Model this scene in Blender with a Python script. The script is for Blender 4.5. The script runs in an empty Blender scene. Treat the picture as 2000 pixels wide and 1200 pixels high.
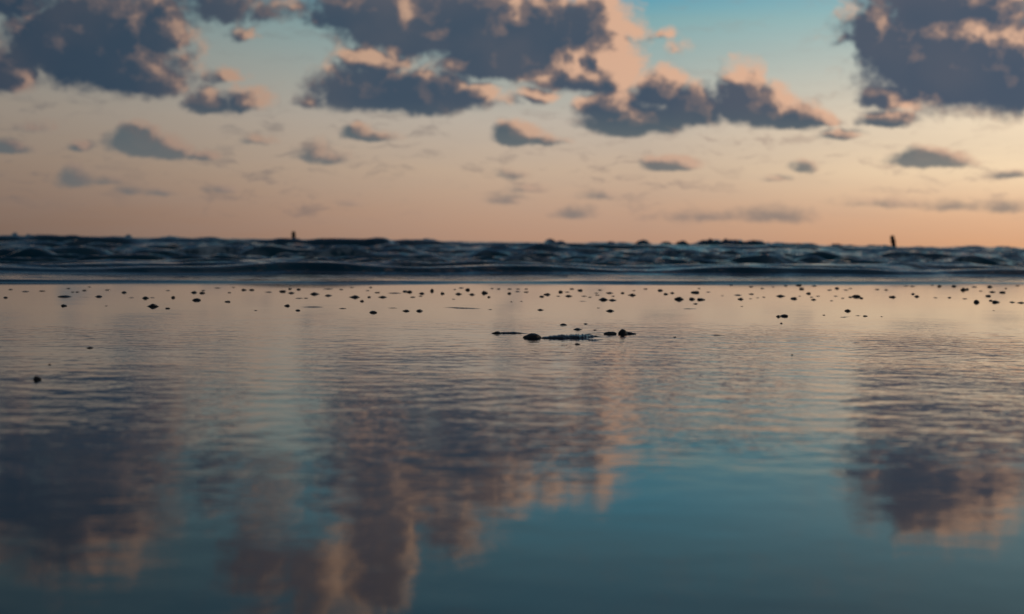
import bpy, math, random
import numpy as np
from mathutils import Vector, Matrix

random.seed(7)
rng = np.random.RandomState(11)
sc = bpy.context.scene
C = sc.collection
R = math.radians

# ---------------------------------------------------------------- camera
F = 2778.0            # focal length in photo pixels (50 mm on 36 mm)
HZ = 472.0            # photo row of the horizon at mid width
CH = 0.155            # height of the lens above the wet sand
ROLL = R(0.70)
RV = Vector((math.cos(ROLL), 0, math.sin(ROLL)))
UV = Vector((-math.sin(ROLL), 0, math.cos(ROLL)))
cam = bpy.data.cameras.new('camera')
co = bpy.data.objects.new('camera', cam); C.objects.link(co)
m = Matrix.Identity(4)
m.col[0][:3] = RV; m.col[1][:3] = UV; m.col[2][:3] = Vector((0, -1, 0)); m.col[3][:3] = (0, 0, CH)
co.matrix_world = m
cam.lens = 50; cam.sensor_width = 36; cam.sensor_fit = 'HORIZONTAL'
cam.shift_y = -(600 - HZ) / 2000
cam.clip_start = 0.02; cam.clip_end = 30000
cam.dof.use_dof = True; cam.dof.focus_distance = 2.55; cam.dof.aperture_fstop = 6.3
cam.dof.aperture_blades = 8
sc.camera = co

sc.view_settings.view_transform = 'Standard'; sc.view_settings.look = 'None'
sc.view_settings.exposure = 0; sc.view_settings.gamma = 1
sc.cycles.max_bounces = 8; sc.cycles.glossy_bounces = 5
sc.cycles.use_denoising = True

def raydir(x, y):
    return (Vector((0, 1, 0)) + RV * ((x - 1000) / F) + UV * ((HZ - y) / F))
def azel(x, y):
    d = raydir(x, y)
    return math.atan2(d.x, d.y), math.atan2(d.z, math.hypot(d.x, d.y))
def ground(x, y, z=0.0):
    d = raydir(x, y)
    t = -(CH - z) / d.z
    return Vector((d.x * t, d.y * t, z)), t
def lin(c):
    c = c / 255.0
    return c / 12.92 if c <= 0.04045 else ((c + 0.055) / 1.055) ** 2.4
def rgb(r, g, b, k=1.0):
    return (lin(r) * k, lin(g) * k, lin(b) * k, 1.0)

SUN_AZ, SUN_EL = R(52), R(5)

# ---------------------------------------------------------------- node helper
class N:
    def __init__(s, tree): s.t = tree; s.n = tree.nodes; s.l = tree.links
    def new(s, typ, **kw):
        nd = s.n.new(typ)
        for k, v in kw.items(): setattr(nd, k, v)
        return nd
    def put(s, sock, v):
        if isinstance(v, bpy.types.NodeSocket): s.l.new(v, sock)
        elif v is not None: sock.default_value = v
    def math(s, op, a, b=None, c=None, clamp=False):
        nd = s.new('ShaderNodeMath', operation=op, use_clamp=clamp)
        s.put(nd.inputs[0], a); s.put(nd.inputs[1], b); s.put(nd.inputs[2], c)
        return nd.outputs[0]
    def vec(s, op, a, b=None, c=None, out=0):
        nd = s.new('ShaderNodeVectorMath', operation=op)
        s.put(nd.inputs[0], a); s.put(nd.inputs[1], b)
        if c is not None: s.put(nd.inputs[2], c)
        return nd.outputs[out]
    def scale(s, a, f):
        nd = s.new('ShaderNodeVectorMath', operation='SCALE')
        s.put(nd.inputs[0], a); s.put(nd.inputs[3], f); return nd.outputs[0]
    def comb(s, x, y, z=0.0):
        nd = s.new('ShaderNodeCombineXYZ')
        s.put(nd.inputs[0], x); s.put(nd.inputs[1], y); s.put(nd.inputs[2], z); return nd.outputs[0]
    def sep(s, v):
        nd = s.new('ShaderNodeSeparateXYZ'); s.put(nd.inputs[0], v); return nd.outputs
    def ramp(s, f, stops, interp='LINEAR'):
        nd = s.new('ShaderNodeValToRGB'); cr = nd.color_ramp; cr.interpolation = interp
        while len(cr.elements) < len(stops): cr.elements.new(0.5)
        for e, (p, c) in zip(cr.elements, stops): e.position = p; e.color = c
        s.put(nd.inputs[0], f); return nd.outputs[0]
    def mix(s, f, a, b, blend='MIX'):
        nd = s.new('ShaderNodeMix', data_type='RGBA', blend_type=blend, clamp_factor=True)
        s.put(nd.inputs[0], f); s.put(nd.inputs[6], a); s.put(nd.inputs[7], b); return nd.outputs[2]
    def mapr(s, v, a, b, c=0.0, d=1.0, interp='SMOOTHSTEP'):
        nd = s.new('ShaderNodeMapRange', interpolation_type=interp)
        if interp == 'LINEAR': nd.clamp = True
        s.put(nd.inputs[0], v); s.put(nd.inputs[1], a); s.put(nd.inputs[2], b); s.put(nd.inputs[3], c); s.put(nd.inputs[4], d)
        return nd.outputs[0]
    def noise(s, v, scale, detail=4, rough=0.5, out=0, dim='3D'):
        nd = s.new('ShaderNodeTexNoise', noise_dimensions=dim)
        s.put(nd.inputs['Vector'], v); s.put(nd.inputs['Scale'], scale)
        s.put(nd.inputs['Detail'], detail); s.put(nd.inputs['Roughness'], rough)
        return nd.outputs[out]

# ---------------------------------------------------------------- sky (world)
# cloud lobes: photo column of the middle, top row, bottom row, half width, strength
BLOBS = [
 (200,-120,196,185,1),(110,-60,160,125,1),(310,-40,110,70,.9),(260,70,198,120,1),(10,70,185,80,.8),(0,-80,38,100,.9),
 (430,-70,45,110,.6),(485,38,78,42,.5),(540,-50,50,90,.4),(150,-215,0,200,1),(250,-190,-20,110,.8),
 (700,-60,78,120,1),(790,-140,125,180,1),(940,-90,135,200,1),(1080,-50,150,160,1),(1165,-50,100,90,.9),
 (1190,-5,175,50,.8),(730,75,140,100,.7),(1130,80,185,140,.9),(1000,40,165,190,.9),(860,10,110,140,.8),(1205,60,190,60,.8),(750,-320,-50,90,1),(640,-300,-110,110,.8),(530,-260,-110,110,.75),(520,-120,-30,70,.45),(900,-170,-60,80,.7),
 (715,105,220,130,1),(830,112,228,150,1),(925,148,208,55,.8),(605,168,214,45,.5),(990,178,212,45,.35),
 (1200,150,240,85,.8),(1240,185,268,120,1),(1290,120,220,75,.9),(1350,150,258,90,.9),(1450,106,215,52,1),(1470,140,251,105,1),
 (1560,185,250,75,.8),(1615,215,244,40,.7),
 (1890,-90,236,230,1.1),(1700,-20,112,80,.8),(1780,-60,190,110,1),(1970,0,238,210,1.1),(1745,140,215,75,.7),(1655,40,95,55,.5),
 (1740,202,247,62,.7),(1850,-110,60,190,1),
 (435,128,160,60,.45),(400,152,222,52,.85),(470,158,224,66,.6),(515,160,215,34,.35),(270,238,310,65,.9),(325,258,310,62,.8),
 (390,288,313,42,.7),(165,276,300,32,.5),(10,268,302,55,.5),(70,228,262,36,.25),(150,322,370,42,.45),(175,345,364,80,.25),
 (250,366,381,34,.25),(315,368,383,34,.25),(440,360,377,42,.32),(500,262,285,34,.3),(618,266,318,50,.45),(655,288,322,42,.4),
 (708,233,279,40,.75),(742,250,282,46,.6),(680,385,401,28,.22),(1008,232,287,52,.9),(1055,258,284,50,.45),(1045,158,202,44,.6),
 (1000,328,354,44,.32),(1035,361,378,48,.28),(990,376,400,50,.32),(1120,398,428,50,.33),(1170,370,393,38,.28),
 (1315,301,338,60,.8),(1282,42,74,50,.33),(1312,68,106,40,.28),(1645,243,273,45,.5),(1565,310,340,32,.45),(1520,341,357,28,.32),
 (1800,283,328,66,.75),(1845,290,327,56,.6),(1515,400,438,100,.3),(1390,404,432,130,.24),(1740,380,407,100,.24),(1862,384,414,66,.3),
 (1962,388,417,66,.3),(1980,333,348,56,.4),
]
# sunlit patches: column, row, half width, half height, strength
WARM = [(1180,135,125,66,1.1),(960,70,60,18,.5),(1060,-10,40,24,.6),(690,100,40,24,.5),(1130,200,50,20,.6),(1060,160,110,30,.7),(1215,50,34,70,.9),(790,30,36,30,.6),(860,60,60,22,.6),(720,112,70,26,.9),
 (880,135,40,24,.7),(1020,40,40,45,.7),(1090,-10,90,20,.6),(1920,68,100,26,.95),(1900,-45,60,60,.65),(1640,10,34,26,.7),(1440,150,28,45,.9),
 (1300,150,60,26,.6),(1515,195,36,34,.7),(1250,240,60,16,.5),(170,60,26,18,.45),(110,85,24,14,.4),(265,95,22,18,.25),
 (690,-160,60,150,1.0),(820,-60,60,40,.35),(520,-140,40,30,.6),(270,-160,60,45,.6),(20,80,40,30,.5),(230,180,60,10,.5),(1580,-40,40,40,.4),
 (440,160,40,16,.7),(510,190,30,24,.8),(745,235,26,14,.6),(1760,208,60,12,.8),(350,270,30,22,.6),(1030,250,26,14,.6)]

world = bpy.data.worlds.new("World"); sc.world = world; world.use_nodes = True
wt = world.node_tree; wt.nodes.clear()
KD = 2.2

def make_field_group():
    g = bpy.data.node_groups.new('cloud_density', 'ShaderNodeTree')
    g.interface.new_socket('P', in_out='INPUT', socket_type='NodeSocketVector')
    g.interface.new_socket('D', in_out='OUTPUT', socket_type='NodeSocketFloat')
    n = N(g)
    gi = n.new('NodeGroupInput'); go = n.new('NodeGroupOutput')
    P = gi.outputs[0]
    xyz = n.sep(P)
    ampl = n.mapr(xyz[1], 0.01, 0.13, 0.30, 1.0, 'LINEAR')
    w = n.noise(P, 24.0, 6, 0.58, out=1)
    w = n.vec('SUBTRACT', w, (0.5, 0.5, 0.5))
    w = n.vec('MULTIPLY', w, (0.046, 0.020, 0.0))
    w = n.scale(w, ampl)
    # a puffy cellular push for the cauliflower tops
    vo = n.new('ShaderNodeTexVoronoi', feature='SMOOTH_F1', voronoi_dimensions='2D')
    n.put(vo.inputs['Vector'], n.vec('ADD', P, w)); n.put(vo.inputs['Scale'], 62.0)
    n.put(vo.inputs['Detail'], 2.0); n.put(vo.inputs['Smoothness'], 0.6)
    puff = n.math('SUBTRACT', 0.42, vo.outputs['Distance'])
    Q = n.vec('ADD', P, w)
    acc = None
    for (x, top, bot, hw, s) in BLOBS:
        H = bot - top
        cy = bot - H / (1 + KD)
        a0, e0 = azel(x, cy)
        hw = hw * 1.08 + 3; H = H + 5
        sx = F / hw; sy = F / (H * KD / (1 + KD))
        q = n.vec('MULTIPLY_ADD', Q, (sx, sy, 0), (-a0 * sx, -e0 * sy, 0))
        nq = n.vec('MULTIPLY', q, (-1, -KD, 0))
        q = n.vec('MAXIMUM', q, nq)
        L = n.vec('LENGTH', q, out=1)
        s = min(1.1, s * 1.15 + 0.06)
        f = n.math('MULTIPLY_ADD', L, -s, s)
        acc = f if acc is None else n.math('SMOOTH_MAX', acc, f, 0.10)
    # broken cloud over the rest of the sky, outside this view
    ax = n.math('ABSOLUTE', xyz[0])
    side = n.mapr(ax, 0.40, 0.60)
    up = n.mapr(xyz[1], 0.30, 0.42)
    m_ = n.math('MAXIMUM', side, up)
    gen = n.noise(n.vec('MULTIPLY', P, (1, 2.2, 1)), 5.0, 5, 0.55)
    gen = n.math('MULTIPLY_ADD', gen, 3.0, -1.62)
    gen = n.math('ADD', gen, n.math('MULTIPLY_ADD', m_, 3.0, -3.0))
    acc = n.math('MAXIMUM', acc, gen)
    fine = n.noise(n.vec('MULTIPLY', P, (1, 1.3, 1)), 85.0, 4, 0.6)
    fine = n.math('SUBTRACT', fine, 0.5)
    fine = n.math('MULTIPLY', fine, 0.38)
    fine = n.math('ADD', fine, n.math('MULTIPLY', n.math('MULTIPLY', puff, ampl), 0.30))
    D = n.math('ADD', acc, fine)
    n.l.new(D, go.inputs[0])
    return g

def build_world():
    n = N(wt)
    tc = n.new('ShaderNodeTexCoord')
    d = n.vec('NORMALIZE', tc.outputs['Generated'])
    x, y, z = n.sep(d)
    az = n.math('ARCTAN2', x, y)
    hyp = n.math('SQRT', n.math('MULTIPLY_ADD', x, x, n.math('MULTIPLY', y, y)))
    el = n.math('ARCTAN2', z, hyp)
    # tone of the clear sky by height, at three bearings
    def E(v): return min(1.0, v / 0.6)
    left = n.ramp(n.math('MULTIPLY', el, 1 / 0.6), [
        (0, rgb(124, 102, 90)), (E(.02), rgb(133, 111, 98)), (E(.05), rgb(145, 126, 112)), (E(.085), rgb(150, 138, 126)),
        (E(.12), rgb(142, 140, 133)), (E(.16), rgb(122, 138, 138)), (E(.20), rgb(88, 108, 114)), (E(.27), rgb(54, 88, 108)), (E(.40), rgb(34, 68, 100)), (1, rgb(18, 42, 74))])
    mid = n.ramp(n.math('MULTIPLY', el, 1 / 0.6), [
        (0, rgb(188, 148, 124)), (E(.02), rgb(196, 160, 136)), (E(.05), rgb(204, 178, 154)), (E(.085), rgb(196, 184, 170)),
        (E(.12), rgb(168, 180, 174)), (E(.155), rgb(132, 174, 178)), (E(.172), rgb(92, 162, 184)), (E(.21), rgb(98, 146, 162)), (E(.27), rgb(82, 124, 144)), (E(.40), rgb(36, 78, 116)), (1, rgb(18, 46, 82))])
    right = n.ramp(n.math('MULTIPLY', el, 1 / 0.6), [
        (0, rgb(222, 166, 126)), (E(.02), rgb(232, 184, 146)), (E(.05), rgb(252, 222, 184)), (E(.085), rgb(246, 224, 194)),
        (E(.12), rgb(212, 210, 196)), (E(.16), rgb(164, 196, 196)), (E(.20), rgb(128, 166, 176)), (E(.27), rgb(100, 126, 138)), (E(.40), rgb(52, 98, 134)), (1, rgb(24, 54, 90))])
    f1 = n.mapr(az, -0.42, 0.09)
    f2 = n.mapr(az, 0.09, 0.34, 0, 1, 'LINEAR')
    sky = n.mix(f2, n.mix(f1, left, mid), right)
    # streaky veil low over the horizon
    P = n.comb(az, el, 0.0)
    sv = n.noise(n.vec('MULTIPLY', P, (3.2, 22, 1)), 3.0, 5, 0.6)
    sky = n.mix(n.mapr(sv, 0.3, 0.75, 0.0, 0.16), sky, n.mix(0.5, sky, rgb(150, 150, 150)))
    # thin scraps of cloud in layers low over the sea
    wp = n.vec('MULTIPLY', P, (1.0, 3.4, 1))
    w1 = n.noise(n.vec('ADD', wp, n.vec('MULTIPLY', n.noise(P, 30.0, 3, 0.5, out=1), (0.03, 0.06, 0))), 34.0, 5, 0.62)
    w2 = n.noise(n.vec('ADD', wp, (3, 5, 0)), 7.0, 2, 0.5)
    wm = n.math('MULTIPLY', n.mapr(w1, 0.49, 0.68), n.mapr(w2, 0.38, 0.58))
    wm = n.math('MULTIPLY', wm, n.mapr(el, 0.008, 0.02))
    wm = n.math('MULTIPLY', wm, n.mapr(el, 0.06, 0.12, 0.50, 0.18))
    scrap = n.mix(n.mapr(az, -0.3, 0.35), rgb(100, 98, 102), rgb(170, 146, 134))
    sky = n.mix(wm, sky, scrap)
    # physical sky for the vault above the modelled strip
    st = n.new('ShaderNodeTexSky', sky_type='NISHITA', sun_disc=False)
    st.sun_elevation = SUN_EL; st.sun_rotation = SUN_AZ
    nis = n.mix(1.0, st.outputs[0], (0.030, 0.036, 0.040, 1), 'MULTIPLY')
    sky = n.mix(n.mapr(el, 0.25, 0.7, 0.06, 0.75), sky, nis)
    # clouds
    grp = make_field_group()
    def D(p):
        nd = n.new('ShaderNodeGroup'); nd.node_tree = grp; n.put(nd.inputs[0], p); return nd.outputs[0]
    D0 = D(P)
    D1 = D(n.vec('ADD', P, (0.0075, 0.0040, 0)))
    alpha = n.mapr(D0, -0.08, 0.40)
    wacc = None
    wn = n.noise(P, 30.0, 4, 0.55, out=1)
    PW = n.vec('ADD', P, n.vec('MULTIPLY', n.vec('SUBTRACT', wn, (0.5, 0.5, 0.5)), (0.035, 0.025, 0)))
    for (cx, cy, hw, hh, s) in WARM:
        a0, e0 = azel(cx, cy)
        sx = F / (hw * 1.5); sy = F / (hh * 1.5)
        q = n.vec('MULTIPLY_ADD', PW, (sx, sy, 0), (-a0 * sx, -e0 * sy, 0))
        L = n.vec('LENGTH', q, out=1)
        f = n.math('MULTIPLY_ADD', L, -s, s)
        wacc = f if wacc is None else n.math('MAXIMUM', wacc, f)
    wacc = n.math('MAXIMUM', wacc, 0.0)
    # optical depth toward the sun decides lit or shaded
    soft = n.math('SUBTRACT', n.noise(n.vec('MULTIPLY', P, (1, 1.4, 1)), 42.0, 5, 0.55), 0.5)
    depth = n.math('SUBTRACT', D1, n.math('MULTIPLY', wacc, 0.80))
    depth = n.math('MULTIPLY_ADD', soft, 0.70, depth)
    soft2 = n.math('SUBTRACT', n.noise(n.vec('ADD', n.vec('MULTIPLY', P, (1, 1.5, 1)), (5, 2, 0)), 17.0, 3, 0.5), 0.47)
    depth = n.math('MULTIPLY_ADD', soft2, 1.5, depth)
    depth = n.math('ADD', depth, n.mapr(el, 0.035, 0.09, 0.22, 0.0, 'LINEAR'))
    thick = n.mapr(depth, -0.34, 0.56, 0, 1, 'LINEAR')
    rel = n.math('SUBTRACT', D1, D0)
    thick = n.math('ADD', thick, n.mapr(rel, -0.35, 0.35, -0.28, 0.28, 'LINEAR'), clamp=True)
    big = n.noise(P, 14.0, 3, 0.5)
    dark = n.mix(n.mapr(big, 0.35, 0.65), rgb(58, 76, 92), rgb(76, 84, 95))
    azf = n.mapr(az, -0.38, 0.38, 0, 1, 'LINEAR')
    dark = n.mix(n.math('MULTIPLY', azf, 0.45), dark, rgb(92, 100, 118))
    dark = n.mix(n.mapr(az, -0.38, -0.12, 0.45, 0.0), dark, rgb(36, 52, 72))
    dark = n.mix(n.math('MULTIPLY', n.mapr(el, 0.150, 0.20, 0.0, 0.6), n.mapr(az, -0.24, -0.16)), dark, rgb(116, 106, 110))
    lit = n.mix(azf, rgb(150, 124, 112), rgb(246, 200, 164))
    lit = n.mix(n.mapr(az, -0.1, 0.12, 0.0, 0.6), lit, rgb(216, 172, 146))
    midc = n.mix(azf, rgb(98, 92, 96), rgb(156, 132, 122))
    cc = n.mix(n.mapr(thick, 0.05, 0.55, 0, 1, 'LINEAR'), lit, midc)
    cc = n.mix(n.mapr(thick, 0.35, 0.90, 0, 1, 'LINEAR'), cc, dark)
    cc = n.mix(n.math('MULTIPLY', n.mapr(el, 0.10, 0.07), n.mapr(thick, 0.2, 0.8, 0.15, 0.7)), cc, rgb(92, 104, 108))
    # distant clouds sink into the air
    air = n.mapr(el, 0.01, 0.09, 0.5, 0.0)
    cc = n.mix(air, cc, n.mix(0.25, sky, rgb(110, 120, 125)))
    out = n.mix(alpha, sky, cc)
    # below the horizon: the dark sea and beach beyond the modelled ground
    out = n.mix(n.mapr(el, -0.03, 0.0, 1, 0), out, rgb(20, 34, 44))
    bg = n.new('ShaderNodeBackground'); n.put(bg.inputs[0], out); bg.inputs[1].default_value = 1.0
    wo = n.new('ShaderNodeOutputWorld'); n.l.new(bg.outputs[0], wo.inputs[0])
build_world()
world.cycles.sampling_method = 'MANUAL'; world.cycles.sample_map_resolution = 256

sun = bpy.data.lights.new('sun', 'SUN'); sun.energy = 0.5; sun.angle = R(2.0); sun.color = (1.0, 0.66, 0.42)
so = bpy.data.objects.new('sun', sun); C.objects.link(so)
sd = Vector((math.sin(SUN_AZ) * math.cos(SUN_EL), math.cos(SUN_AZ) * math.cos(SUN_EL), math.sin(SUN_EL)))
so.rotation_euler = sd.to_track_quat('Z', 'Y').to_euler()

# ---------------------------------------------------------------- materials
def mat(name):
    m = bpy.data.materials.new(name); m.use_nodes = True
    m.node_tree.nodes.clear(); return m, N(m.node_tree)
def finish(n, bsdf):
    o = n.new('ShaderNodeOutputMaterial'); n.l.new(bsdf, o.inputs[0])
def principled(n, base, rough, ior=1.33, spec=0.5, normal=None):
    b = n.new('ShaderNodeBsdfPrincipled')
    n.put(b.inputs['Base Color'], base); n.put(b.inputs['Roughness'], rough)
    n.put(b.inputs['IOR'], ior)
    if normal is not None: n.l.new(normal, b.inputs['Normal'])
    return b.outputs[0]

def mat_wet_sand():
    m, n = mat('wet_sand_film')
    g = n.new('ShaderNodeNewGeometry'); P = g.outputs['Position']
    x, y, z = n.sep(P)
    # wind ripples on the water film, dying out on the smooth strip by the swash
    patch = n.noise(n.vec('MULTIPLY', P, (1.1, 1.6, 1)), 1.5, 3, 0.5)
    far = n.mapr(y, 2.15, 3.2, 1.0, 0.05)
    near = n.mapr(y, 0.55, 1.30, 0.30, 1.0)
    a = n.math('MULTIPLY', far, near)
    a = n.math('MULTIPLY', a, n.mapr(patch, 0.3, 0.7, 0.45, 1.35))
    right = n.mapr(n.math('DIVIDE', x, n.math('MAXIMUM', y, 0.3)), -0.1, 0.32, 0.0, 1.0)
    a = n.math('MULTIPLY', a, n.math('MULTIPLY_ADD', right, 0.65, 0.85))
    v = n.vec('MULTIPLY', P, (0.85, 1.0, 1.0))
    r1 = n.noise(v, 31.0, 2, 0.5)
    r2 = n.noise(n.vec('ADD', v, (7, 3, 0)), 95.0, 2, 0.5)
    r0 = n.noise(n.vec('ADD', n.vec('MULTIPLY', P, (0.7, 1.0, 1)), (2, 9, 0)), 15.0, 1, 0.5)
    h = n.math('MULTIPLY_ADD', r2, 0.16, r1)
    h = n.math('MULTIPLY_ADD', r0, n.mapr(y, 0.9, 2.2, 1.0, 0.35), h)
    calm = n.math('MULTIPLY', n.mapr(y, 1.15, 0.85), n.mapr(n.math('DIVIDE', x, n.math('MAXIMUM', y, 0.3)), -0.12, 0.05))
    a = n.math('MULTIPLY', a, n.math('MULTIPLY_ADD', calm, -0.75, 1.0))
    h = n.math('MULTIPLY', h, a)
    slow = n.noise(n.vec('MULTIPLY', P, (0.5, 1.0, 1)), 9.0, 1, 0.4)
    h = n.math('ADD', h, n.math('MULTIPLY', slow, 0.14))
    b = n.new('ShaderNodeBump'); b.inputs['Strength'].default_value = 1.0; b.inputs['Distance'].default_value = 0.0013
    n.l.new(h, b.inputs['Height'])
    sand = n.noise(P, 14.0, 6, 0.6)
    col = n.mix(n.mapr(sand, 0.3, 0.7), (0.020, 0.024, 0.028, 1), (0.036, 0.036, 0.036, 1))
    finish(n, principled(n, col, n.mapr(y, 0.9, 2.6, 0.03, 0.045), 1.46, normal=b.outputs[0]))
    return m

def mat_sea():
    m, n = mat('sea_water')
    g = n.new('ShaderNodeNewGeometry'); P = g.outputs['Position']
    at = n.new('ShaderNodeAttribute', attribute_name='foam')
    r1 = n.noise(n.vec('MULTIPLY', P, (0.6, 1, 0.3)), 8.0, 3, 0.55)
    b = n.new('ShaderNodeBump'); b.inputs['Strength'].default_value = 1.0; b.inputs['Distance'].default_value = 0.014
    ca = n.new('ShaderNodeAttribute', attribute_name='chop')
    r1 = n.math('MULTIPLY', r1, ca.outputs['Fac'])
    n.l.new(r1, b.inputs['Height'])
    ff = n.noise(P, 7.0, 6, 0.65)
    fm = n.math('MULTIPLY', at.outputs['Fac'], n.mapr(ff, 0.38, 0.62))
    col = n.mix(fm, (0.002, 0.050, 0.078, 1), (0.34, 0.40, 0.43, 1))
    rough = n.math('MULTIPLY_ADD', fm, 0.5, 0.06)
    finish(n, principled(n, col, rough, 1.33, normal=b.outputs[0]))
    return m

def mat_stone(name, c1, c2, rough=0.32):
    m, n = mat(name)
    tc = n.new('ShaderNodeTexCoord'); P = tc.outputs['Object']
    a = n.noise(P, 2.2, 6, 0.6)
    b = n.new('ShaderNodeBump'); b.inputs['Strength'].default_value = 0.5; b.inputs['Distance'].default_value = 0.1
    n.l.new(a, b.inputs['Height'])
    finish(n, principled(n, n.mix(n.mapr(a, 0.3, 0.7), c1, c2), rough, 1.45, normal=b.outputs[0]))
    return m

M_sand = mat_wet_sand(); M_sea = mat_sea()
M_dark = mat_stone('wet_black_stone', (0.006, 0.008, 0.012, 1), (0.016, 0.018, 0.022, 1))
M_brown = mat_stone('wet_brown_stone', (0.16, 0.12, 0.09, 1), (0.30, 0.23, 0.18, 1), 0.3)
M_teal = mat_stone('wet_blue_grey_stone', (0.010, 0.028, 0.034, 1), (0.02, 0.045, 0.05, 1), 0.3)
M_ridge = mat_stone('wet_sand_ridge', (0.010, 0.018, 0.022, 1), (0.02, 0.03, 0.035, 1), 0.22)
M_wood = mat_stone('tarred_timber', (0.010, 0.011, 0.012, 1), (0.025, 0.022, 0.02, 1), 0.7)

# ---------------------------------------------------------------- helpers for meshes
def grid_mesh(name, X, Y, Z, attrs=None):
    r, c = X.shape
    me = bpy.data.meshes.new(name)
    v = np.stack([X, Y, Z], -1).reshape(-1, 3).astype(np.float32)
    i = np.arange(r * c).reshape(r, c)
    q = np.stack([i[:-1, :-1], i[:-1, 1:], i[1:, 1:], i[1:, :-1]], -1).reshape(-1, 4).astype(np.int32)
    me.vertices.add(len(v)); me.vertices.foreach_set('co', v.ravel())
    me.loops.add(q.size); me.loops.foreach_set('vertex_index', q.ravel())
    me.polygons.add(len(q))
    me.polygons.foreach_set('loop_start', np.arange(0, q.size, 4, dtype=np.int32))
    me.polygons.foreach_set('loop_total', np.full(len(q), 4, dtype=np.int32))
    me.polygons.foreach_set('use_smooth', np.ones(len(q), dtype=bool))
    for k, a in (attrs or {}).items():
        at = me.attributes.new(k, 'FLOAT', 'POINT'); at.data.foreach_set('value', a.astype(np.float32).ravel())
    me.update(calc_edges=True)
    return me

TAB = rng.rand(256, 256)
def vnoise(x, y):
    xi = np.floor(x).astype(int); yi = np.floor(y).astype(int)
    fx = x - xi; fy = y - yi
    fx = fx * fx * fx * (fx * (fx * 6 - 15) + 10); fy = fy * fy * fy * (fy * (fy * 6 - 15) + 10)
    a = TAB[xi & 255, yi & 255]; b = TAB[(xi + 1) & 255, yi & 255]
    c = TAB[xi & 255, (yi + 1) & 255]; d = TAB[(xi + 1) & 255, (yi + 1) & 255]
    return (a * (1 - fx) + b * fx) * (1 - fy) + (c * (1 - fx) + d * fx) * fy
def sstep(a, b, x):
    t = np.clip((x - a) / (b - a), 0, 1); return t * t * (3 - 2 * t)

# ---------------------------------------------------------------- beach
ANG = R(21.5)
TV = np.array([math.cos(ANG), math.sin(ANG)]); NV = np.array([-math.sin(ANG), math.cos(ANG)])
O = np.array([0.0, CH * F / (554.5 - HZ)])

def build_beach():
    xs = np.concatenate([-np.geomspace(4000, 3.2, 40), np.linspace(-3.1, 3.1, 240), np.geomspace(3.2, 4000, 40)])
    ys = np.concatenate([-np.geomspace(4000, 0.5, 30), np.linspace(-0.4, 7.5, 420), np.geomspace(7.6, 4000, 40)])
    X, Y = np.meshgrid(xs, ys)
    s = (X - O[0]) * NV[0] + (Y - O[1]) * NV[1]
    Z = -0.05 * np.maximum(s - 0.05, 0) ** 1.0
    Z = np.maximum(Z, -6)
    Z += 0.03 * np.maximum(-Y - 1.0, 0) ** 1.0 * sstep(0, 6, -Y - 1.0) * (s < 0) * 0.6
    Z = np.minimum(Z, 8)
    me = grid_mesh('wet_sand', X, Y, Z)
    o = bpy.data.objects.new('wet_sand', me); C.objects.link(o); me.materials.append(M_sand)
    o['kind'] = 'structure'
    return o
build_beach()

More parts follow.
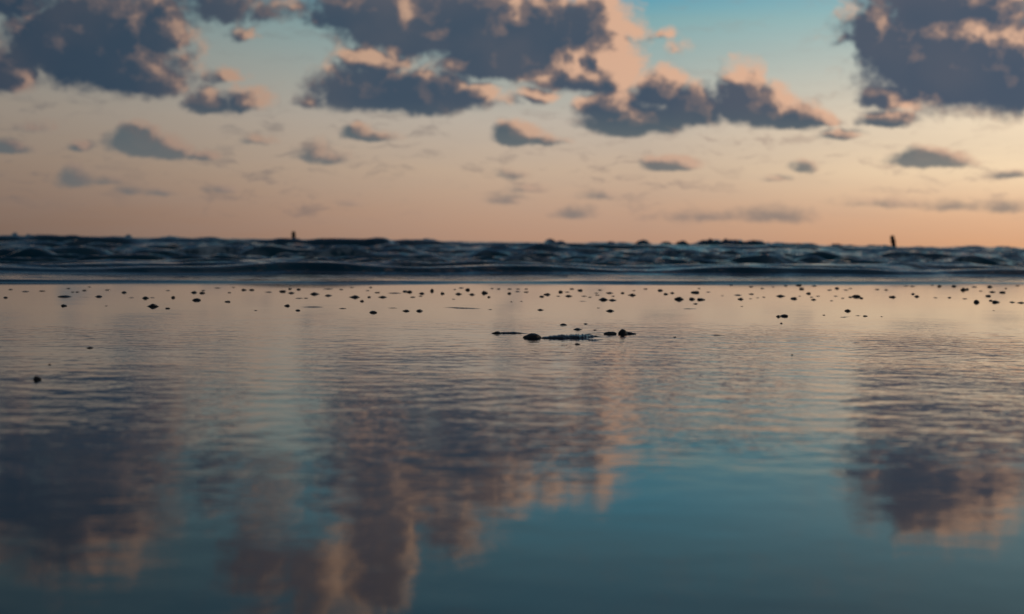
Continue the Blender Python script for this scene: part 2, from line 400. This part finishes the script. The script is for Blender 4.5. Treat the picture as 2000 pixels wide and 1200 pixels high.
# ---------------------------------------------------------------- sea
def build_sea():
    s = [0.0]
    while s[-1] < 1.4: s.append(s[-1] + (0.006 if s[-1] < 0.06 else 0.014))
    while s[-1] < 9000:
        k = 0.006 if s[-1] < 70 else 0.014
        s.append(s[-1] * (1 + k))
    s = np.array(s)
    cen = np.linspace(-1, 1, 520)
    sg = np.geomspace(1.03, 30, 34)
    u = np.concatenate([-sg[::-1], cen, sg])
    S, U = np.meshgrid(s, u, indexing='ij')
    T = U * (2.9 + 0.62 * S) + 0.42 * S
    dS = np.gradient(s)[:, None] * np.ones_like(U)
    dT = (2.9 + 0.62 * S) * 2 / 520
    Z = np.zeros_like(S)
    foam = np.zeros_like(S)
    # swash front: a thin lip of water sliding over the sand
    wob = 0.13 * (np.abs(vnoise(T * 0.7 + 9, S * 0) - 0.5) * 2 - 0.4) + 0.03 * (vnoise(T * 5 + 3, S * 0) - 0.5)
    lip = 0.0056 * (0.45 + 1.0 * vnoise(T * 2.1 + 30, S * 0))
    Z += lip * sstep(0.0, 0.028, S - 0.08 - wob) - 0.004 * (1 - sstep(0, 0.03, S - 0.05 - wob)) + 0.002
    Z += 0.0007 * (vnoise(T * 2.5, S * 12) - 0.5) * sstep(0.1, 0.3, S)
    # breaking bores, one behind the other
    def bore(s0, h, w, L, wamp, wf, seed, hmod=0.6):
        c = s0 + wamp * (vnoise(T * wf + seed, S * 0 + seed) - 0.5) + wamp * 0.3 * (vnoise(T * wf * 4 + seed, S * 0) - 0.5)
        d = S - c
        hh = h * (1 - hmod + 2 * hmod * vnoise(T * wf * 1.7 + seed * 3, S * 0 + 5))
        prof = 1 / (1 + np.exp(-np.clip(d / w, -30, 30)))
        tail = np.exp(-np.maximum(d, 0) / L)
        f = np.exp(-((d - w) / (w * 3)) ** 2)
        return hh * prof * tail, f
    specs = [(1.12, .042, .022, .5, .34, 1.1, 1.3), (1.48, .030, .025, .7, .5, .9, 2.9), (1.75, .034, .03, 1.2, .5, .45, 4.7), (2.9, .045, .045, 1.6, .8, .35, 8.1),
             (4.6, .06, .06, 2.4, 1.4, .28, 12.6), (7.0, .06, .08, 3.2, 2.2, .2, 17.9), (10.5, .06, .11, 5, 3.2, .15, 23.3),
             (15, .06, .15, 7, 4.5, .11, 31.7), (21, .065, .2, 9, 7, .08, 39.2), (29, .07, .28, 12, 9, .06, 47.5), (40, .075, .4, 15, 12, .045, 55.1), (56, .08, .5, 20, 16, .03, 63.3)]
    specs = [(q[0], q[1] * (1.0 if q[0] < 1.5 else 0.42),) + q[2:] for q in specs]
    for a in specs:
        z, f = bore(*a)
        Z += z * 0.9
        nz = vnoise(T * a[5] * 3 + a[6], S * 0.9 + a[6])
        foam = np.maximum(foam, 0.8 * f * sstep(0.45, 0.75, nz) * (a[0] > 1.2))
    Z -= 0.055 * sstep(1.2, 6, S)
    # wind chop
    chop = np.zeros_like(S)
    for k in range(46):
        lam = 0.16 * (26 ** (k / 45.0)) * (0.9 + 0.2 * rng.rand())
        th = rng.randn() * 0.34
        kx = 2 * math.pi / lam
        ph = rng.rand() * 6.28
        amp = 0.050 * lam / (1 + 2.6 * lam)
        arg = kx * (math.cos(th) * S + math.sin(th) * T) + ph
        mod = 0.4 + 1.2 * vnoise(T / (lam * 4) + k * 7, S / (lam * 3) + k * 3)
        vis = np.clip((lam * abs(1 / max(0.25, math.cos(th))) / (dS * 3.5)) - 0.6, 0, 1) * np.clip(lam / max(abs(math.sin(th)), .08) / (dT * 3.0) - 0.6, 0, 1)
        grow = sstep(lam * 0.9, lam * 5 + 1.0, S - 0.9)
        wv = np.sin(arg + 0.35 * np.sin(arg))
        wv = 1 - 2 * np.abs(np.sin(arg / 2)) ** 1.2 if k % 3 else wv
        chop += amp * mod * vis * grow * wv
    Z += chop
    # the line of small crests that meets the sky
    for dist0, lo, hi, sd in [(33, -3.0, 2.2, 3), (41, -2.6, 3.4, 9), (52, -1.6, 3.2, 17)]:
        # S of a point seen at this distance straight out, following the wave line
        c = dist0 - O[1] + 3.0 * (vnoise(T * 0.10 + sd, S * 0) - 0.5)
        nz = 0.55 * vnoise(T * 0.9 + sd * 5, S * 0) + 0.30 * vnoise(T * 2.7 + sd, S * 0) + 0.15 * vnoise(T * 7 + sd, S * 0)
        hpx = lo + (hi - lo) * np.clip((nz - 0.25) / 0.6, 0, 1) ** 2.2
        rd = np.sqrt((T * TV[0] + S * NV[0]) ** 2 + (O[1] + T * TV[1] + S * NV[1]) ** 2)
        top = CH + hpx * rd / F
        k = np.exp(-((S - c) / np.where(S < c, 0.45, 1.0)) ** 2)
        Z += np.maximum(top - Z, 0) * k
    # far swell crests that stand against the sky
    for (px, dist, hp, wp) in [(28, 40, 7, 14), (60, 41, 4, 20), (148, 40, 5, 8), (250, 42, 5, 14), (330, 40, 4, 26), (410, 40, 3, 30),
                               (745, 34, 7, 20), (835, 36, 5, 26), (1075, 38, 9, 9), (1097, 40, 6, 7), (1195, 44, 5, 14),
                               (1256, 42, 9, 12), (1300, 44, 5, 10), (1333, 42, 9, 10), (1362, 44, 6, 5), (1386, 46, 13, 7), (1400, 46, 12, 8),
                               (1415, 46, 14, 6), (1432, 46, 12, 10), (1445, 46, 11, 5), (1470, 45, 12, 9), (1484, 45, 11, 8), (1497, 45, 8, 5),
                               (1520, 48, 7, 12), (1545, 48, 6, 10), (1575, 48, 5, 16), (1631, 50, 7, 8), (1900, 50, 4, 40)]:
        d_ = raydir(px, 470); X0 = d_.x * dist; Y0 = d_.y * dist
        t0 = (X0 - O[0]) * TV[0] + (Y0 - O[1]) * TV[1]; s0 = (X0 - O[0]) * NV[0] + (Y0 - O[1]) * NV[1]
        wid = wp * dist / F
        rr = np.abs((T - t0 - 0.05 * (vnoise(T * 3, S) - .5)) / wid) ** 3 + ((S - s0) / 0.8) ** 2
        top = CH + (hp * 0.95 - 1.0 + 2.5 * (vnoise(T * 9 + px, S * 0) - 0.5)) * dist / F
        k = np.exp(-rr * 1.2)
        Z += np.maximum(top - Z, 0) * np.clip(k, 0, 1)
    # flat deep water far out
    Z *= 1 - sstep(150, 600, S) * 0.7
    Z = np.where(np.abs(U) > 1, Z * np.exp(-(np.abs(U) - 1) * 0.8), Z)
    fz = vnoise(T * 0.5 + 70, S * 0.8 + 20); fz2 = vnoise(T * 1.7, S * 2.2)
    foam = np.clip(foam + 0.65 * sstep(0.53, 0.74, 0.4 * fz + 0.25 * fz2 + 0.35 * vnoise(T * 1.3 + 11, S * 4.5)) * sstep(1.3, 2.2, S) * (1 - sstep(40, 90, S)), 0, 1)
    foam *= 1 - sstep(14, 26, S)
    film = sstep(0.16, 0.3, S) * (1 - sstep(0.8, 1.1, S)) * (0.30 + 0.5 * vnoise(T * 1.1 + 5, S * 3))
    foam = np.maximum(foam, film)
    X = O[0] + T * TV[0] + S * NV[0]; Y = O[1] + T * TV[1] + S * NV[1]
    me = grid_mesh('sea', X, Y, Z, {'foam': foam, 'chop': 0.05 + 0.95 * sstep(0.85, 1.5, S)})
    o = bpy.data.objects.new('sea', me); C.objects.link(o); me.materials.append(M_sea)
    o['kind'] = 'structure'
build_sea()

# ---------------------------------------------------------------- pebbles
def stone_mesh(name, seed, kind, material):
    import bmesh
    bm = bmesh.new(); bmesh.ops.create_icosphere(bm, subdivisions=4, radius=1.0)
    r = random.Random(seed)
    ax = [Vector((r.gauss(0, 1), r.gauss(0, 1), r.gauss(0, 1))).normalized() for _ in range(7)]
    cut = [r.uniform(0.70, 0.93) for _ in range(7)]
    wv = [(Vector((r.gauss(0, 2.2), r.gauss(0, 2.2), r.gauss(0, 2.2))), r.random() * 6, r.uniform(.015, .05)) for _ in range(9)]
    for v in bm.verts:
        p = v.co.copy()
        if kind != 'lens':
            for a, c in zip(ax, cut):          # worn facets
                dd = p.dot(a) - c
                if dd > 0: p -= a * dd * 0.75
        n_ = v.co
        p *= 1 + sum(am * math.sin(n_.dot(w) + ph) for w, ph, am in wv)
        if kind == 'lens':                      # pointed ends, like a bivalve lying flat
            t = abs(p.x); p.y *= 1 - 0.45 * t * t; p.z *= max(0.05, 1 - 0.75 * t ** 1.5)
        if kind == 'shell':
            t = abs(p.x); p.z = max(p.z, -0.35); p.z *= 1 - 0.30 * t * t
            p.z += 0.025 * math.sin(9 * math.hypot(p.x - 0.6, p.y))
        if kind == 'spiky':
            t = abs(p.x); p.z *= max(0.04, max(0.0, 1 - t) ** 0.55 + 0.02); p.x *= 1.15
        v.co = p
    for f in bm.faces: f.smooth = True
    me = bpy.data.meshes.new(name); bm.to_mesh(me); bm.free(); me.materials.append(material)
    return me
KINDS = ['round', 'round', 'round', 'lens', 'lens', 'round', 'lens', 'round']
MESH = {}
def get_mesh(kind, tone, i):
    key = (kind, tone, i)
    if key not in MESH:
        MESH[key] = stone_mesh('pebble', 100 + i * 17 + len(kind), kind, {'k': M_dark, 'm': M_teal, 'f': M_brown, 'r': M_ridge}[tone])
    return MESH[key]

# column, row, width, height (with its mirror image) in photo pixels, tone, own label
A = "landmark"
PEB = [
 (72,742,14,12,'k','round black pebble lying alone nearest the camera, far left of the beach'),
 (298,599,19,10,'k','black pebble with two pointed ends and a high middle, left part of the beach'),
 (384,587,15,7,'k','plump black oval pebble below two small blue-grey ones, left part of the beach'),
 (128,580,27,5,'k','long thin tilted black pebble in the far left of the pebble line'),
 (193,580,14,5,'k','dark oval pebble with a thin tail, right of the long tilted pebble'),
 (176,680,15,4,'k','flat black pebble alone in the ripples at left, behind the lone round one'),
 (338,582,7,6,'k','small round black pebble standing upright behind the pebble with pointed ends'),
 (561,598,10,5,'k','small black pebble at the left tip of the thin blue-green sand ridge'),
 (614,575,18,6,'k','humped black pebble tapering to the right, in front of a faint long streak'),
 (694,581,19,7,'k','largest black oval pebble of the left centre, with a tiny dot below its right end'),
 (728,611,15,6,'k','oval black pebble alone in front of the pebble line, left of the matched pair'),
 (794,608,14,5,'k','left one of the matched pair of oval black pebbles in front of the line'),
 (819,608,13,6,'k','right one of the matched pair of oval black pebbles in front of the line'),
 (844,569,7,8,'k','upright black pebble, tallest of those close to the swash left of centre'),
 (946,573,11,7,'k','domed black pebble with a thin flat streak on both sides, centre of the line'),
 (1178,586,19,7,'k','wide black oval pebble, left and larger one of a touching pair at centre right'),
 (1196,587,15,5,'k','smaller black pebble touching the right end of the wide oval one'),
 (1192,608,16,6,'k','black oval pebble standing alone in front of the touching pair'),
 (1100,635,14,5,'k','dark oval pebble alone behind the big domed shell in the middle of the beach'),
 (1128,644,16,5,'m','blue-black bar-shaped pebble behind the torn sand ridge in the middle'),
 (1144,633,8,2.5,'m','thin greenish chip behind the blue-black bar-shaped pebble'),
 (1162,645,8,2.5,'f','pale greenish chip to the right of the blue-black bar-shaped pebble'),
 (1128,673,9,4,'k','small dark pebble in front of the torn sand ridge in the middle'),
 (1326,585,16,9,'k','biggest round black pebble of the row of three at right of centre'),
 (1351,585,11,6,'k','middle pebble of the black row of three at right of centre'),
 (1369,586,14,6,'k','right pebble of the black row of three, an oval one'),
 (1358,572,15,6,'m','tilted blue-black pebble behind the black row of three'),
 (1235,577,14,6,'k','solid black pebble tilted to the right, halfway between the pair and the row of three'),
 (1524,579,16,5,'k','long black pebble rising to the right, beside a round one'),
 (1551,584,11,6,'k','round black pebble just right of the long rising one'),
 (1521,619,8,6,'k','small round black pebble joined to the left of a flat oval one'),
 (1533,618,15,6,'k','flat blue-black oval pebble with a small round one at its left'),
 (1526,632,4,3,'k','black dot in front of the joined round and oval pebbles'),
 (1656,608,11,7,'k','diamond-shaped black pebble alone above a thin streak at right'),
 (1672,580,15,7,'k','black pebble with thin wings on both sides, right part of the line'),
 (1744,581,11,5,'k','black oval pebble alone between the winged one and the stepped pair'),
 (1791,580,10,5,'k','front pebble of the stepped pair at far right'),
 (1881,567,9,9,'k','round black ball-like pebble near the swash at far right'),
 (1907,591,10,8,'k','round black pebble with a thin tail to the right, front row at far right'),
 (1945,591,13,7,'m','large blue-grey oval pebble in the front row at far right'),
 (1958,572,11,5,'k','black pebble pointing right, highest dark one near the right edge'),
 (1995,592,14,4,'m','dark flat pebble cut by the right edge of the picture'),
 (1547,694,4,2.5,'k','single black dot among the ripples at right'),
 (1318,659,5,2,'k','tiny black dot to the right of the domed shells'),
 (97,713,5,3,'k','tiny black speck behind the lone round pebble at far left'),
 # the rest of the pebble line
 (21,566,8,4,'f',0),(49,570,15,4,'f',0),(82,569,10,4,'f',0),(133,564,9,4,'f',0),(142,571,6,3,'f',0),(151,571,6,4,'f',0),(165,568,7,5,'f',0),
 (174,561,5,3,'f',0),(210,567,8,4,'f',0),(242,572,10,5,'m',0),(11,582,8,4,'k',0),(124,598,10,5,'k',0),(207,598,6,2,'f',0),
 (257,582,10,2.5,'f',0),(285,583,12,6,'m',0),(297,582,10,2.5,'f',0),(327,603,8,3.5,'k',0),(329,568,9,3,'f',0),(379,572,11,5,'m',0),
 (395,573,9,5,'m',0),(397,568,6,4,'f',0),(425,563,12,3,'f',0),(448,572,5,4,'f',0),(445,590,10,4,'m',0),(456,562,6,3,'f',0),(476,567,9,4,'k',0),
 (491,567,9,4,'k',0),(499,607,7,2.5,'f',0),(526,571,13,3.5,'f',0),(552,570,11,5,'k',0),(566,565,6,4,'k',0),(583,566,8,4,'k',0),(569,573,12,4,'k',0),
 (641,578,14,4,'k',0),(643,565,20,3.5,'f',0),(666,566,8,3.5,'f',0),(585,583,15,3,'f',0),(598,583,7,3,'f',0),(582,607,9,4,'k',0),(668,603,14,3,'f',0),
 (707,589,6,5,'k',0),(721,581,6,4,'k',0),(748,581,16,5,'k',0),(737,572,9,4,'f',0),(687,562,7,3,'f',0),(718,568,8,3,'f',0),(724,562,5,4,'f',0),
 (771,573,28,3,'f',0),(800,571,10,6,'k',0),(791,570,10,4,'k',0),(806,581,8,4,'f',0),(824,574,11,5,'k',0),(822,579,7,3,'f',0),(864,574,7,5,'m',0),
 (895,575,14,5,'k',0),(901,563,9,4,'f',0),(914,567,9,6,'k',0),(922,576,11,5,'k',0),(955,581,5,4,'k',0),(961,564,6,3,'f',0),(974,565,8,4,'f',0),
 (995,565,7,4,'f',0),(995,574,7,5,'k',0),(888,566,6,3,'f',0),(957,605,8,2,'f',0),(765,602,18,1.6,'f',0),(999,590,5,2.5,'f',0),(886,585,5,2,'f',0),
 (1012,565,10,3,'f',0),(1011,570,10,4,'f',0),(1028,565,7,3,'f',0),(1028,571,8,4,'f',0),(1019,589,5,2,'f',0),(1058,580,9,4,'k',0),(1069,576,11,5,'k',0),
 (1095,571,7,6,'k',0),(1109,571,10,3,'f',0),(1110,579,13,5,'k',0),(1117,565,7,5,'f',0),(1133,568,9,5,'m',0),(1091,579,8,3,'f',0),(1141,579,10,3,'f',0),
 (1152,581,8,3,'f',0),(1137,589,14,1.6,'f',0),(1165,573,8,3,'f',0),(1167,577,7,3,'f',0),(1172,567,7,4,'f',0),(1190,573,14,4,'k',0),(1198,579,6,3,'f',0),
 (1216,573,6,4,'m',0),(1238,568,5,3,'f',0),(1055,606,12,4,'k',0),(1169,602,5,2,'f',0),
 (1261,565,7,4,'f',0),(1290,568,9,5,'m',0),(1300,575,8,4,'m',0),(1313,573,9,4,'m',0),(1383,571,9,3,'f',0),(1359,594,9,3,'m',0),(1365,564,5,3,'f',0),
 (1411,578,6,2,'f',0),(1442,577,14,3,'m',0),(1447,585,9,5,'k',0),(1428,558,6,3,'f',0),(1468,575,10,3,'m',0),(1467,561,7,4,'f',0),(1489,564,6,4,'f',0),
 (1480,582,6,2,'f',0),(1492,581,5,3,'f',0),(1466,584,5,2,'f',0),(1449,599,4,2,'f',0),
 (1510,561,6,3,'f',0),(1535,559,7,4,'f',0),(1560,558,11,5,'m',0),(1566,565,9,5,'m',0),(1579,574,8,5,'m',0),(1591,559,8,4,'f',0),(1562,579,6,2,'f',0),
 (1589,586,9,4,'m',0),(1598,579,9,3,'f',0),(1585,581,5,3,'f',0),(1620,567,8,4,'f',0),(1635,564,8,5,'m',0),(1652,567,9,3,'f',0),(1661,564,6,3,'f',0),
 (1632,579,8,3,'f',0),(1624,588,6,3,'f',0),(1646,583,5,3,'f',0),(1661,581,7,3,'m',0),(1682,583,7,4,'k',0),(1714,566,7,4,'f',0),(1731,567,6,5,'f',0),
 (1609,616,5,3,'f',0),(1676,617,9,2,'f',0),(1690,618,7,3,'m',0),(1722,619,5,2,'f',0),
 (1770,559,9,3,'f',0),(1782,560,7,4,'f',0),(1783,575,8,4,'m',0),(1828,582,7,3,'f',0),(1855,582,6,3,'m',0),(1821,558,5,3,'f',0),(1835,560,7,5,'k',0),
 (1863,560,8,5,'m',0),(1889,566,6,5,'m',0),(1903,561,9,4,'f',0),(1915,569,7,3,'f',0),(1933,561,9,5,'m',0),(1938,571,12,4,'m',0),(1930,579,10,5,'k',0),
 (1935,588,6,4,'k',0),(1884,584,9,3,'f',0),(1977,591,12,3,'m',0),(1941,607,4,2,'f',0),(1965,564,4,4,'f',0),(1987,559,7,3,'f',0),
]
short = {}
for p in PEB:
    if p[5]: short[p[:2]] = p[5]
LM = [  # landmark point, how a label refers to it
 ((298,599),'the pointed-end black pebble'),((384,587),'the plump oval pebble'),((128,580),'the long tilted pebble'),
 ((561,598),'the green ridge tip pebble'),((614,575),'the humped tapering pebble'),
 ((694,581),'the largest oval of left centre'),((806,608),'the matched oval pair'),((844,569),'the tallest upright pebble'),
 ((946,573),'the domed pebble with streaks'),((1187,586),'the wide touching pair'),
 ((1351,585),'the black row of three'),((1524,579),'the long rising pebble'),((1656,608),'the diamond-shaped pebble'),
 ((1672,580),'the winged black pebble'),((1791,580),'the stepped pair'),((1881,567),'the ball-like pebble'),((1945,591),'the blue-grey oval')]
groups_ = {}
for i, p in enumerate(PEB):
    if p[5]: continue
    def dist(q): return math.hypot(p[0] - q[0], (p[1] - q[1]) * 5)
    pt, nm = min(LM, key=lambda l: dist(l[0]))
    dx = p[0] - pt[0]; dy = (p[1] - pt[1]) * 5
    if abs(dy) < abs(dx) * 0.45: rel = 'left of' if dx < 0 else 'right of'
    elif abs(dx) < abs(dy) * 0.45: rel = 'behind' if dy < 0 else 'in front of'
    else: rel = ('behind' if dy < 0 else 'front') + '-' + ('left' if dx < 0 else 'right') + ' of'
    groups_.setdefault((nm, rel), []).append((dist(pt), i))
ORD = ['nearest', 'second nearest', 'third nearest', 'fourth nearest', 'fifth nearest', 'sixth nearest', 'seventh nearest', 'eighth nearest', 'ninth nearest']
LAB = {}
for (nm, rel), lst in groups_.items():
    lst.sort()
    for k, (_, i) in enumerate(lst):
        x, y, w, h, t, _l = PEB[i]
        size = 'tiny' if w < 6.5 else ('small' if w < 11 else 'middling')
        shape = 'flat' if w / h > 2.6 else ('round' if w / h < 1.6 else 'oval')
        tone = {'k': 'black', 'm': 'blue-grey', 'f': 'brown'}[t]
        LAB[i] = f"{size} {shape} {tone} pebble" + (f", {ORD[k]}" if len(lst) > 1 else '') + f" {rel} {nm}"

def place(i, x, y, w, h, tone, label, kind=None):
    c, t = ground(x, y)
    W = (w * 1.2 + 0.8) * t / F; H = max(h * 1.0 + 0.3, 1.5) * t / F / 2 * (0.62 if tone == 'f' else 1.0)
    if kind is None:
        r = w / h
        kind = 'lens' if r > 2.5 else ('round' if (i * 7) % 3 else 'lens')
        if r < 1.9: kind = 'round'
    me = get_mesh(kind, tone, i % 7)
    o = bpy.data.objects.new('pebble', me); C.objects.link(o)
    o.scale = (W / 2, W / 2 * random.uniform(0.7, 1.0), H / 0.80)
    o.location = (c.x, c.y, -H * 0.12)
    o.rotation_euler = (0, random.uniform(-0.06, 0.06), random.uniform(-0.35, 0.35) + (math.pi if i % 2 else 0))
    o['label'] = label; o['category'] = 'pebble'; o['group'] = 'dark pebbles scattered over the wet sand'
    return o
for i, (x, y, w, h, t, lab) in enumerate(PEB):
    kind = 'spiky' if (x, y) in ((298, 599), (1656, 608)) else None
    place(i, x, y, w * 0.98, h, t, lab if lab else LAB[i], kind)

def shell(x, y, w, h, label, seed, cat='shell'):
    c, t = ground(x, y)
    W = w * t / F; H = h * t / F
    me = stone_mesh('shell', seed, 'shell', M_dark)
    o = bpy.data.objects.new('shell', me); C.objects.link(o)
    o.scale = (W / 2, W / 2 * 0.8, H / 0.88); o.location = (c.x, c.y, -0.0004)
    o['label'] = label; o['category'] = cat; o['group'] = 'domed shells in the middle of the beach'
    return o
shell(1040, 660, 36, 9.5, 'largest black domed shell, at the left end of the torn blue sand ridge', 5)
shell(1192, 652.5, 26, 5.5, 'lower flat-topped black shell, left neighbour of the rounder dome', 6)
shell(1217, 652.5, 20, 8.0, 'round black dome shell, right end of the shell group, with a flat tail', 8)
shell(970, 651.5, 20, 4.0, 'small low black shell at the left tip of a straight sand ridge', 9)

# ---------------------------------------------------------------- low ridges of wet sand drawn out by the backwash
def ridge(pts, label, tone=M_ridge, seed=1, group='low wet sand ridges between the pebbles'):
    """pts: column, row, half width in rows (photo pixels), height in pixels; lofted as one low mound."""
    n = len(pts); seg = 10
    vs = []; fs = []
    r = random.Random(seed)
    P0 = np.array(pts, float)
    tt = np.linspace(0, n - 1, 60)
    P = np.stack([np.interp(tt, np.arange(n), P0[:, k]) for k in range(4)], 1)
    for k, (x, y, hw, h) in enumerate(P):
        c, t = ground(x, y)
        up, _ = ground(x, y - hw)
        dep = abs(up.y - c.y) * 0.5
        H = h * 1.45 * t / F * (0.8 + 0.4 * r.random())
        dy = dep * (0.9 + 0.2 * r.random())
        for j in range(seg + 1):
            a = math.pi * j / seg
            vs.append((c.x, c.y - dy * math.cos(a), H * math.sin(a) ** 1.4 - 0.0006))
    for k in range(len(P) - 1):
        for j in range(seg):
            a = k * (seg + 1) + j
            fs.append((a, a + seg + 1, a + seg + 2, a + 1))
    me = bpy.data.meshes.new('sand_ridge'); me.from_pydata(vs, [], fs); me.update()
    for p in me.polygons: p.use_smooth = True
    me.materials.append(tone)
    o = bpy.data.objects.new('sand_ridge', me); C.objects.link(o)
    o['label'] = label; o['category'] = 'sand ridge'; o['group'] = group
    return o
ridge([(966, 651, .8, .8), (985, 651, 1.6, 2.0), (1005, 651, 1.8, 2.2), (1020, 651.5, 1.2, 1.2), (1042, 653, .4, .2)], 'straight dark blue sand ridge behind the largest domed shell', seed=3)
ridge([(1052, 660.5, .8, .8), (1070, 660.3, 2.2, 3.0), (1085, 660, 3.0, 3.8), (1100, 660, 3.4, 4.6), (1114, 659.5, 3.6, 4.4), (1127, 659.5, 3.6, 5.2), (1140, 659, 3.0, 4.4), (1150, 658, 2.2, 3.4), (1160, 657.5, 1.4, 2.2), (1176, 657, .5, .4)], 'torn blue-black sand ridge trailing right from the largest domed shell', seed=4)
ridge([(1138, 653.5, .4, .3), (1150, 653, .8, 1.4), (1158, 652.5, .7, .7), (1170, 653, .6, .8), (1180, 653, .4, .2)], 'thin wispy sand ridge behind the torn one, left of the flat-topped shell', seed=6)
ridge([(1138, 663.5, .4, .3), (1152, 664.3, 1.4, 1.8), (1163, 664.5, 1.4, 1.6), (1186, 663, .4, .2)], 'pointed bright blue sand ridge just in front of the torn one', seed=5)
ridge([(1222, 651.5, 1.4, 3.0), (1232, 652, 1.3, 2.6), (1242, 652.6, .9, 1.2)], 'short flat blue tail of sand right of the round dome shell', seed=7)
ridge([(568, 600, .4, .2), (590, 600, .5, .5), (607, 600, 1.0, 1.3), (620, 600, .9, 1.2), (634, 600.5, .4, .2)], 'thin blue-green sand ridge in the left centre', seed=8)
ridge([(862, 601, .3, .2), (880, 601, .7, .8), (895, 602, 1.1, 1.4), (912, 602.5, 1.0, 1.1), (927, 603, .9, 1.0), (942, 603.5, .3, .2)], 'longest thin wavy sand ridge, right of the matched oval pair', seed=9)
ridge([(1332, 603.5, .3, .2), (1340, 603.5, .6, .9), (1356, 603.5, .6, .7), (1364, 603.5, .3, .2)], 'thin grey sand ridge in front of the black row of three', seed=10)
ridge([(1384, 655, .3, .2), (1398, 655, .7, 1.2), (1412, 655, .5, .7), (1430, 655.3, .3, .2)], 'short thin blue sand ridge alone in the ripples right of the shells', seed=11)
ridge([(1636, 620, .3, .2), (1648, 620, .6, 1.0), (1656, 619, .5, .6), (1664, 618.5, .3, .2)], 'thin dark streak of sand in front of the diamond-shaped pebble', seed=12)
ridge([(145, 580.5, .2, .2), (165, 581, .4, .5), (188, 581, .3, .3)], 'hair-thin sand ridge joining the long tilted pebble and the tailed one', seed=13)

# ---------------------------------------------------------------- posts standing in the sea
def post(x, ytop, ybase, wpx, dist, label, seed):
    import bmesh
    d = raydir(x[0], ytop); top = Vector((d.x * dist, d.y * dist, CH + d.z * dist))
    d = raydir(x[1], ybase); bot = Vector((d.x * dist, d.y * dist, CH + d.z * dist))
    ax_ = (bot - top); bot = bot + ax_.normalized() * 0.7
    W = wpx * dist / F / 2
    r = random.Random(seed)
    segs = 18; rings = 26
    vs = []; fs = []
    zdir = (top - bot).normalized(); xd = Vector((1, 0, 0)); yd = zdir.cross(xd).normalized(); xd = yd.cross(zdir)
    for k in range(rings + 1):
        f = k / rings
        c = bot.lerp(top, f)
        rad = W * (1.0 - 0.08 * f) * (1 + 0.05 * math.sin(k * 1.3 + seed))
        if 0.80 < f < 0.86: rad *= 1.16        # iron band
        if f > 0.97: rad *= 0.82
        for j in range(segs):
            a = 2 * math.pi * j / segs
            rr = rad * (1 + 0.06 * math.sin(3 * a + seed) + 0.03 * math.sin(7 * a))
            vs.append(tuple(c + xd * rr * math.cos(a) + yd * rr * math.sin(a) + zdir * (0.02 * math.sin(2 * a) if k == rings else 0)))
    for k in range(rings):
        for j in range(segs):
            a = k * segs + j; b = k * segs + (j + 1) % segs
            fs.append((a, b, b + segs, a + segs))
    fs.append(tuple(rings * segs + j for j in range(segs)))
    me = bpy.data.meshes.new('marker_post'); me.from_pydata(vs, [], fs); me.update(); me.materials.append(M_wood)
    o = bpy.data.objects.new('marker_post', me); C.objects.link(o)
    o['label'] = label; o['category'] = 'post'; o['group'] = 'marker posts standing in the sea'
post((573, 573.5), 453, 474, 8.0, 60, 'dark upright timber post in the sea on the left horizon', 2)
post((1742.5, 1748), 461, 490, 9.0, 60, 'dark timber post leaning left in the sea on the right horizon', 5)
